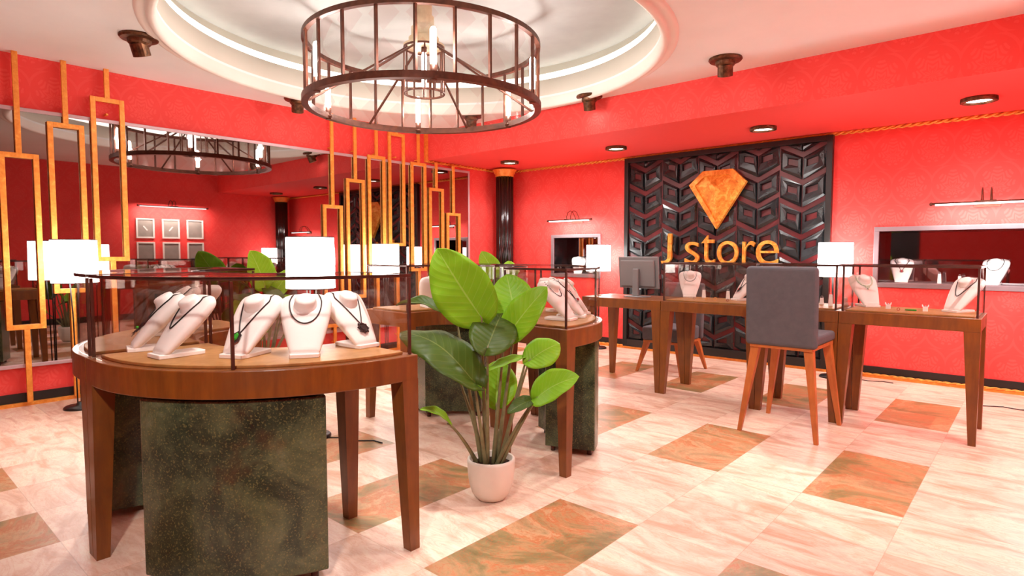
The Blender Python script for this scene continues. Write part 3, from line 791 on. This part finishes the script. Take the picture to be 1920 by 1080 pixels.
# middle far case
pH = bust(-3.39, 2.90, 155, 'white bust seen from behind, left one in the middle distance case')
pI = bust(-3.20, 3.12, 118, 'white bust seen from behind, partly covered by the big leaf')
necklace(pH, 'cord', 'black cord necklace on the bust turned away, middle distance case, left')
necklace(pI, 'cord', 'black cord necklace on the bust turned away, half behind the big leaf')
# case right behind the plant
pJ = bust(-2.05, 2.84, 12, 'pinkish white bust right behind the glass corner post beside the plant')
pK = bust(-2.10, 3.03, 30, 'second bust along the right hand arc, leaning towards the desk')
pL = bust(-2.205, 3.215, 50, 'third bust along the right hand arc, with sparkling bead necklace')
pM = bust(-2.42, 3.31, 72, 'fourth bust of the case behind the plant, half hidden by leaves')
necklace(pJ, 'beads', 'thin dark bead necklace on the bust behind the glass corner post')
necklace(pK, 'stone', 'thin necklace with small red stone on the second bust beside the plant', 'ruby')
necklace(pL, 'choker', 'pale sparkling bead necklace on the third bust of the right curved case')
necklace(pM, 'cord', 'black cord necklace on the bust half hidden by plant leaves')
# row before the sign
pN = bust(-2.33, 5.02, -66, 'white bust on the first glass table, next to the computer monitor')
pO = bust(-1.885, 4.95, -128, 'white bust with dark coral necklace beside the grey chair back')
pP = bust(-.915, 4.99, -52, 'white bust with pale bead collar on the rightmost table')
pQ = bust(-.435, 4.90, -122, 'white bust with black cord at the right end of the rightmost table')
necklace(pN, 'beads', 'thin dark dotted necklace on the bust beside the monitor')
necklace(pO, 'coral', 'dark branching necklace on the bust beside the grey chair', 'ruby')
necklace(pP, 'choker', 'pale green and white bead collar on the rightmost table bust')
necklace(pQ, 'vcord', 'black cord necklace on the bust at the right end of the table row')
# niches
pR = bust(-1.0, 6.76, -82, 'white bust in the wide niche, left one with red pendant', NZ0+.004)
pS = bust(-.325, 6.76, -98, 'bright white bust in the wide niche, at the right edge of the picture', NZ0+.004)
pT = bust(-4.76, 6.76, -60, 'white bust in the small niche, only its top showing above the glass cases', NZ0+.004)
necklace(pR, 'stone', 'thin necklace with red square pendant on the bust in the wide niche', 'ruby')
necklace(pS, 'cord', 'black cord necklace on the bright bust at the right picture edge')
necklace(pT, 'beads', 'thin dark necklace on the bust in the small niche')

# small display stands and rings
def stand(x, y, h, label, z=BZ, first=[None]):
    if first[0] is None or abs(first[0][1]-h) > .001:
        t = thing('ring_stand', label, 'jewellery stand', (x, y, z), .2, 'small white jewellery stands')
        b = MB(); b.frustum((-.016, -.012, .016, .012), (-.011, -.009, .011, .009), 0, h); b.build('post', 'bust_white', t, .002)
        b = MB(); b.tube([(.008*cos(a), -.002, h+.006+.008*sin(a)) for a in [2*PI*i/12 for i in range(12)]], .002, 5, True); b.build('ring', 'silver', t)
        first[0] = (t, h); return t
    return dup(first[0][0], label, (x, y, z), .2)
stand(-2.215, 5.06, .07, 'slim white jewellery stand right of the bust on the first glass table')
stand(-1.985, 5.02, .07, 'slim white jewellery stand left of the coral necklace bust')
stand(-1.165, 4.90, .085, 'tall slim white stand on the narrow table, right of the chair back')
stand(-1.25, 5.0, .05, 'low white stand on narrow table, close to the chair back')
stand(-1.09, 5.02, .06, 'white stand half hidden behind the glass posts right of the chair')
stand(-.70, 6.74, .09, 'tall white stand in the wide niche between the two busts', NZ0+.004)
stand(-.55, 6.74, .07, 'shorter white stand in the wide niche, left of bright bust', NZ0+.004)
def clip_stand(x, y, label, first=[None]):
    if first[0] is None:
        t = thing('earring_stand', label, 'jewellery stand', (x, y, BZ), 0, 'small notched earring stands')
        b = MB(); b.box(-.014, -.008, 0, .014, .008, .03)
        for sx in (-1, 1): b.frustum((sx*.014-.004, -.008, sx*.014+.004, .008), (sx*.018-.002, -.004, sx*.018+.002, .004), .03, .045)
        b.build('block', 'bust_white', t); b = MB(); b.ball((0, 0, .034), .006, 8); b.build('stone', 'silver', t)
        first[0] = t; return t
    return dup(first[0], label, (x, y, BZ), 0)
clip_stand(-.80, 4.92, 'notched white earring stand right of the bead collar bust')
clip_stand(-.575, 4.86, 'notched white earring stand left of the cord bust, rightmost table')
def ring(x, y, mat, label, r=.009):
    b = MB(); b.tube([(r*cos(a), 0, r*sin(a)+r+.001) for a in [2*PI*i/14 for i in range(14)]], .0018, 5, True); o = b.build('finger_ring', mat)
    o.location = (x, y, BZ); o.rotation_euler = (0, 0, .6); tag(o, label, 'ring', 'rings lying on the display boards')
ring(-2.20, 4.83, 'silver', 'silver ring on the first glass table, below the bust')
ring(-2.08, 4.80, 'gold', 'gold ring on the first glass table, between the two stands')
ring(-2.02, 4.84, 'gold', 'gold ring on first glass table, left of the second stand', .012)
ring(-1.90, 4.80, 'ruby', 'red ring on the first glass table, below the second stand')
ring(-.72, 4.80, 'ruby', 'red ring on the rightmost table, between the earring stands')
b = MB(); b.tube([(.03*cos(a), .006*sin(a), .006) for a in [2*PI*i/20 for i in range(20)]], .005, 6, True); o = b.build('bracelet', 'emerald'); o.location = (-.655, 4.84, BZ)
tag(o, 'green bracelet lying on the rightmost display table board', 'bracelet')

# ------------------------------------------------------------------ floor lamps
t = l0 = thing('floor_lamp', 'white drum floor lamp beside the wall mirror at far left', 'lamp', (-5.55, 1.23, 0), 0, 'floor lamps with glowing white drum shades')
b = MB(); b.lathe([(.148, 1.30), (.152, .972), (.1495, .972), (.1455, 1.30)], 40, loop=True); sh = b.build('lamp_shade', 'shade_glow', t)
b = MB(); b.lathe([(.1465, 1.297), (.1495, 1.297), (.1495, 1.303), (.1465, 1.303)], 40, loop=True); b.lathe([(.150, .969), (.1535, .969), (.1535, .975), (.150, .975)], 40, loop=True); b.build('rim', 'frame_bronze', sh)
b = MB(); b.lathe([(.11, 0), (.11, .012), (.10, .02), (.03, .026), (.02, .05)], 28, caps=True); b.build('base', 'black_satin', t)
b = MB()
for k in range(3):
    a = 2*PI*k/3+.4; b.tube([(.016*cos(a), .016*sin(a), .03), (.022*cos(a), .022*sin(a), .7), (.04*cos(a), .04*sin(a), 1.12)], .005, 8)
b.tube([(.04*cos(2*PI*k/12), .04*sin(2*PI*k/12), 1.12) for k in range(12)], .004, 6, True); b.build('pole', 'black_satin', t)
b = MB(); b.ball((0, 0, 1.14), .03, 10); b.build('bulb', 'bulb_glow', t)
b = MB(); b.tube([(.1, 0, .006), (.2, .05, .005), (.3, .02, .005), (.42, .08, .005), (.5, .06, .005)], .004, 6); b.build('power_cord', 'cord_black', t)
dup(l0, 'large white drum floor lamp behind the middle of nearest case', (-3.53, 2.04, 0), .3)
dup(l0, 'white drum floor lamp against the mirror behind the gold ornaments', (-5.62, 4.19, 0), -1.)
dup(l0, 'white drum floor lamp in front of the small niche', (-4.16, 6.35, 0), PI)
dup(l0, 'white drum floor lamp between the relief panel and wide niche', (-1.48, 6.35, 0), 0)
dup(l0, 'floor lamp out in the right corner, seen only reflected', (.12, 6.0, 0), PI)

# ------------------------------------------------------------------ potted plants
TC = -FW   # towards the camera from the plant
def leaf_mesh(t, base, tip, width, nrm, arch, fold, mat, hb=.0, curl=0., wide=.42):
    base, tip, nrm = Vector(base), Vector(tip), Vector(nrm).normalized()
    d = (tip-base); Ln = d.length; d.normalize(); nrm = (nrm-d*nrm.dot(d)).normalized(); side = d.cross(nrm)
    b = MB(); uvl = b.bm.loops.layers.uv.new('UVMap'); n, m = 20, 10; G = []
    for i in range(n+1):
        s = i/n; row = []
        # widest at `wide` along the length
        q = s**(math.log(.5)/math.log(wide)); w = width/2*max(0, sin(PI*q))**.62 if 0 < s < 1 else width*.012
        c = base+d*(Ln*s)+nrm*(arch*Ln*sin(PI*s*.9))
        for j in range(m+1):
            u = -1+2*j/m; back = -hb*Ln*abs(u)*(1-s)**3
            wave = .012*sin(s*19+u*2)*abs(u)*Ln
            row.append(b.bm.verts.new(c+side*(w*u)+nrm*(fold*w*abs(u)**1.3+wave-curl*w*u*u*s)+d*back))
        G.append(row)
    for i in range(n):
        for j in range(m):
            f = b.face([G[i][j], G[i][j+1], G[i+1][j+1], G[i+1][j]], True)
            if f:
                for lp, (uu, vv) in zip(f.loops, ((j/m, i/n), ((j+1)/m, i/n), ((j+1)/m, (i+1)/n), (j/m, (i+1)/n))): lp[uvl].uv = (uu, vv)
    o = b.build('leaf', mat, t); sm = o.modifiers.new('thick', 'SOLIDIFY'); sm.thickness = .0016
    return o
UP = Vector((0, 0, 1))
LEAVES = [  # base, tip, width, normal, arch, fold, material, stem foot, heart, curl, wide
 ((.002,-.065,.893), (-.116,-.236,1.222), .285, TC+UP*.15-RT*.25, .05, .18, 'leaf', (-.02,-.01), .12, 0, .40),
 ((.059,.119,.873), (-.023,.14,1.092), .215, TC+UP*.1, .05, .12, 'leaf', (.01,.02), .1, 0, .45),
 ((.048,.042,.774), (.236,.142,1.04), .17, TC+UP*.35-RT*.3, .08, .15, 'leaf', (.01,.0), .05, 0, .45),
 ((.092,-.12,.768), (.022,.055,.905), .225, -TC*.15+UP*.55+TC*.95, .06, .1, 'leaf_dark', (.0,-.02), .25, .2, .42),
 ((.171,.084,.689), (.262,.204,.765), .165, TC*.8+UP*.75, .1, .08, 'leaf', (.03,.01), .2, .3, .45),
 ((.245,.056,.529), (.44,.121,.639), .165, TC*.75+UP*.75, .12, .22, 'leaf', (.035,.01), .18, 0, .40),
 ((.144,.1,.704), (.072,-.096,.649), .07, TC*.3+UP*.9, .06, .3, 'leaf', (.02,.03), .05, 0, .5),
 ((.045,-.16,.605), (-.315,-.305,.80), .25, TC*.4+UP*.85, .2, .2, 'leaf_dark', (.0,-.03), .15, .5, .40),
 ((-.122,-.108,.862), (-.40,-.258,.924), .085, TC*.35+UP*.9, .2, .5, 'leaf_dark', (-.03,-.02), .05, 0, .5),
 ((-.036,-.232,.407), (-.112,-.357,.485), .06, TC*.35+UP*.9, .18, .4, 'leaf', (-.04,-.03), .05, 0, .5),
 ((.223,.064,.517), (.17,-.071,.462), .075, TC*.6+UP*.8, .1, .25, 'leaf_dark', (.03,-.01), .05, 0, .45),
 ((-.016,.053,.446), (-.07,.135,.655), .20, TC+UP*.1, .04, .1, 'leaf', (.0,.04), .1, 0, .45),
 ((-.158,-.072,.60), (-.25,-.10,.78), .15, TC*.5+UP*.3-RT*.8, .1, .2, 'leaf', (-.03,.0), .1, 0, .45),
]
t = plant0 = thing('potted_plant', 'large leafy green plant in white pot in the centre of the aisle', 'plant', (-1.98, 2.09, 0), 0, 'leafy green plants in white pots')
b = MB(); b.lathe([(0, .0), (.045, .0), (.07, .008), (.092, .035), (.107, .08), (.114, .13), (.117, .19), (.115, .202), (.108, .205), (.101, .198), (.099, .16), (0, .16)], 40); b.build('pot', 'pot_white', t)
b = MB(); b.lathe([(.0, .178), (.05, .180), (.1, .172)], 24); b.build('soil', 'soil', t)
for (ba, ti, w, nm, ar, fo, mt, ft, hb, cu, wd) in LEAVES:
    lf = leaf_mesh(t, ba, ti, w, nm, ar, fo, mt, hb, cu, wd)
    B0 = Vector(ba); F0 = Vector((ft[0]*1.3, ft[1]*1.3, .165)); dv = (Vector(ti)-B0).normalized()
    mid = F0.lerp(B0, .5)+Vector((0, 0, .03))*(1 if (B0-F0).xy.length > .1 else .3)
    P = []
    for i in range(11):
        k = i/10; P.append(F0*(1-k)**2+mid*2*k*(1-k)+B0*k*k)
    P.append(B0+dv*.02)
    b = MB(); b.tube(P, [.0115-.0075*i/11 for i in range(12)], 8); b.build('stem', 'stem', t)
dup(plant0, 'leafy plant behind the glass cases, by the mirror left of the lamps', (-5.52, 2.71, 0), 1.1)
dup(plant0, 'leafy plant in the far corner in front of the black column', (-5.40, 5.90, 0), -.15)

# ------------------------------------------------------------------ chairs
def chair(label, loc, rz, legh, seat_h, back_h):
    """chair facing +y; backrest at -y"""
    t = thing('upholstered_chair', label, 'chair', loc, rz)
    b = MB(); b.box(-.205, -.22, legh+.012, .205, .24, seat_h); o = b.build('seat', 'fabric', t); 
    m = o.modifiers.new('bevel', 'BEVEL'); m.width = .022; m.segments = 4
    b = MB(); mt = Matrix.Translation((0, -.262, legh+.005)) @ Matrix.Rotation(math.radians(2.5), 4, 'X')
    b.box(-.222, -.03, 0, .222, .03, back_h-legh, mt); o = b.build('backrest', 'fabric', t)
    m = o.modifiers.new('bevel', 'BEVEL'); m.width = .026; m.segments = 4
    b = MB(); b.box(-.195, -.275, legh-.012, .195, .225, legh+.012); b.build('seat_frame', 'wood_chair', t, .003)
    for sx in (-1, 1):
        for sy, yt, yb in ((-1, -.235, -.305), (1, .19, .265)):
            b = MB(); xt, xb = sx*.165, sx*.24
            tp = [(xt-.028, yt-.028), (xt+.028, yt-.028), (xt+.028, yt+.028), (xt-.028, yt+.028)]
            bt = [(xb-.013, yb-.013), (xb+.013, yb-.013), (xb+.013, yb+.013), (xb-.013, yb+.013)]
            b.rings([[Vector((x, y, 0)) for x, y in bt], [Vector((x, y, legh)) for x, y in tp]], True, False)
            b.build('leg', 'wood_chair', t, .003)
    return t
chair('grey upholstered chair with orange wooden legs, back turned to the camera', (-1.255, 4.335, 0), 0, .585, .665, 1.108)
chair('grey upholstered chair pushed in behind the desk, facing the camera', (-2.81, 5.645, 0), PI, .31, .46, .885)

# ------------------------------------------------------------------ monitor on the desk
t = thing('computer_monitor', 'grey computer monitor seen from behind on the wooden desk', 'monitor', (-2.80, 4.93, TZ), 0)
b = MB(); b.lathe([(.0, 0), (.13, 0), (.13, .006), (.03, .012), (0, .012)], 32); o = b.build('base', 'monitor_grey', t); o.scale = (1, .75, 1)
b = MB(); b.box(-.03, -.045, .008, .03, -.012, .26); b.build('stand_neck', 'monitor_grey', t, .008)
mt = Matrix.Translation((0, .01, .22)) @ Matrix.Rotation(math.radians(6), 4, 'X')
b = MB(); b.box(-.205, 0, -.145, .205, .022, .15, mt); o = b.build('bezel', 'monitor_grey', t, .006)
b = MB(); b.box(-.175, -.022, -.125, .175, 0, .12, mt); b.build('rear_housing', 'monitor_grey', t, .01)
b = MB(); b.box(-.19, .022, -.13, .19, .0235, .135, mt); b.build('screen', 'black_gloss', t)
# small gold jewellery on the desk edge
b = MB(); b.tube([(.022*cos(a), .012*sin(a), .004) for a in [2*PI*i/16 for i in range(16)]], .0025, 5, True); o = b.build('gold_chain', 'gold'); o.location = (-3.13, 4.80, TZ)
tag(o, 'small gold chain lying at the left end of the monitor desk', 'jewellery')

# ------------------------------------------------------------------ lights
def light(name, kind, loc, power, color=(1, .985, .95), rot=None, **kw):
    l = bpy.data.lights.new(name, kind); l.energy = power; l.color = color
    for k, v in kw.items(): setattr(l, k, v)
    o = bpy.data.objects.new(name, l); C.objects.link(o); o.location = loc
    if rot: o.rotation_euler = rot
    o['kind'] = 'helper'
    return o
def aimed(loc, tgt): return (Vector(tgt)-Vector(loc)).to_track_quat('-Z', 'Y').to_euler()
for p in bulbs: light('chandelier_bulb_light', 'POINT', p, 38, shadow_soft_size=.03)
spots = [((-4.85, 1.50), (-4.1, 0.4, 0), 110), ((-1.93, 4.70), (-1.0, 2.6, 0), 105), ((-5.50, 3.13), (-4.2, 2.4, .4), 60), ((-3.37, 4.90), (-3.0, 3.6, 0), 70), ((-4.75, 4.7), (-4.3, 3.6, 0), 60)]
for (x, y), tg, pw in spots:
    light('spot_or_fill_beam', 'SPOT', (x, y, ZC-.17), pw, rot=aimed((x, y, ZC-.17), tg), spot_size=math.radians(80), spot_blend=1., shadow_soft_size=.05)
# unseen fill spots added on the camera side to brighten cases, chair and floor
for (x, y), tg, pw in (((-1.93, 1.51), (-2.1, 1.1, .6), 110), ((-.4, 3.1), (-1.15, 2.5, 0), 80), ((-.4, 1.51), (-1.3, 4.6, .9), 130), ((-.4, -.4), (-2.3, 1.3, .9), 150)):
    light('spot_or_fill_beam', 'SPOT', (x, y, ZC-.12), pw, rot=aimed((x, y, ZC-.12), tg), spot_size=math.radians(78), spot_blend=1., shadow_soft_size=.08)
light('picture_light_glow', 'AREA', (XR-.21, 4.25, 2.03), 26, rot=aimed((XR-.21, 4.25, 2.03), (XR, 4.25, 1.5)), shape='RECTANGLE', size=1.1, size_y=.03)
light('picture_light_glow', 'AREA', (-4.68, YB-.21, 1.61), 5, rot=aimed((-4.68, YB-.21, 1.61), (-4.68, YB, 1.2)), shape='RECTANGLE', size=.64, size_y=.03)
light('picture_light_glow', 'AREA', (-.37, YB-.21, 1.61), 6, rot=aimed((-.37, YB-.21, 1.61), (-.37, YB, 1.2)), shape='RECTANGLE', size=.7, size_y=.03)
for x, _ in DL:
    light('downlight_beam', 'SPOT', (x, 5.905, ZS-.035), 45, rot=(0, 0, 0), spot_size=math.radians(150), spot_blend=.9, shadow_soft_size=.07)

# ------------------------------------------------------------------ world, camera, view
w = bpy.data.worlds.new('world'); bpy.context.scene.world = w; w.use_nodes = True
w.node_tree.nodes['Background'].inputs[0].default_value = (1, .95, .9, 1); w.node_tree.nodes['Background'].inputs[1].default_value = .3
cam = bpy.data.cameras.new('camera'); co = bpy.data.objects.new('camera', cam); C.objects.link(co)
cam.sensor_width = 36; cam.lens = 1124.684/1920*36; cam.clip_start = .02
co.location = (0, 0, 1.2); co.rotation_euler = (PI/2-math.radians(3.34616), 0, math.radians(41.4193))
sc = bpy.context.scene; sc.camera = co
sc.view_settings.view_transform = 'Standard'; sc.view_settings.look = 'None'; sc.view_settings.gamma = 1; sc.view_settings.use_curve_mapping = False
sc.view_settings.exposure = 0.72
sc.cycles.use_denoising = True
sc.cycles.max_bounces = 8; sc.cycles.diffuse_bounces = 4; sc.cycles.glossy_bounces = 4; sc.cycles.transparent_max_bounces = 32
sc.cycles.sample_clamp_indirect = 6
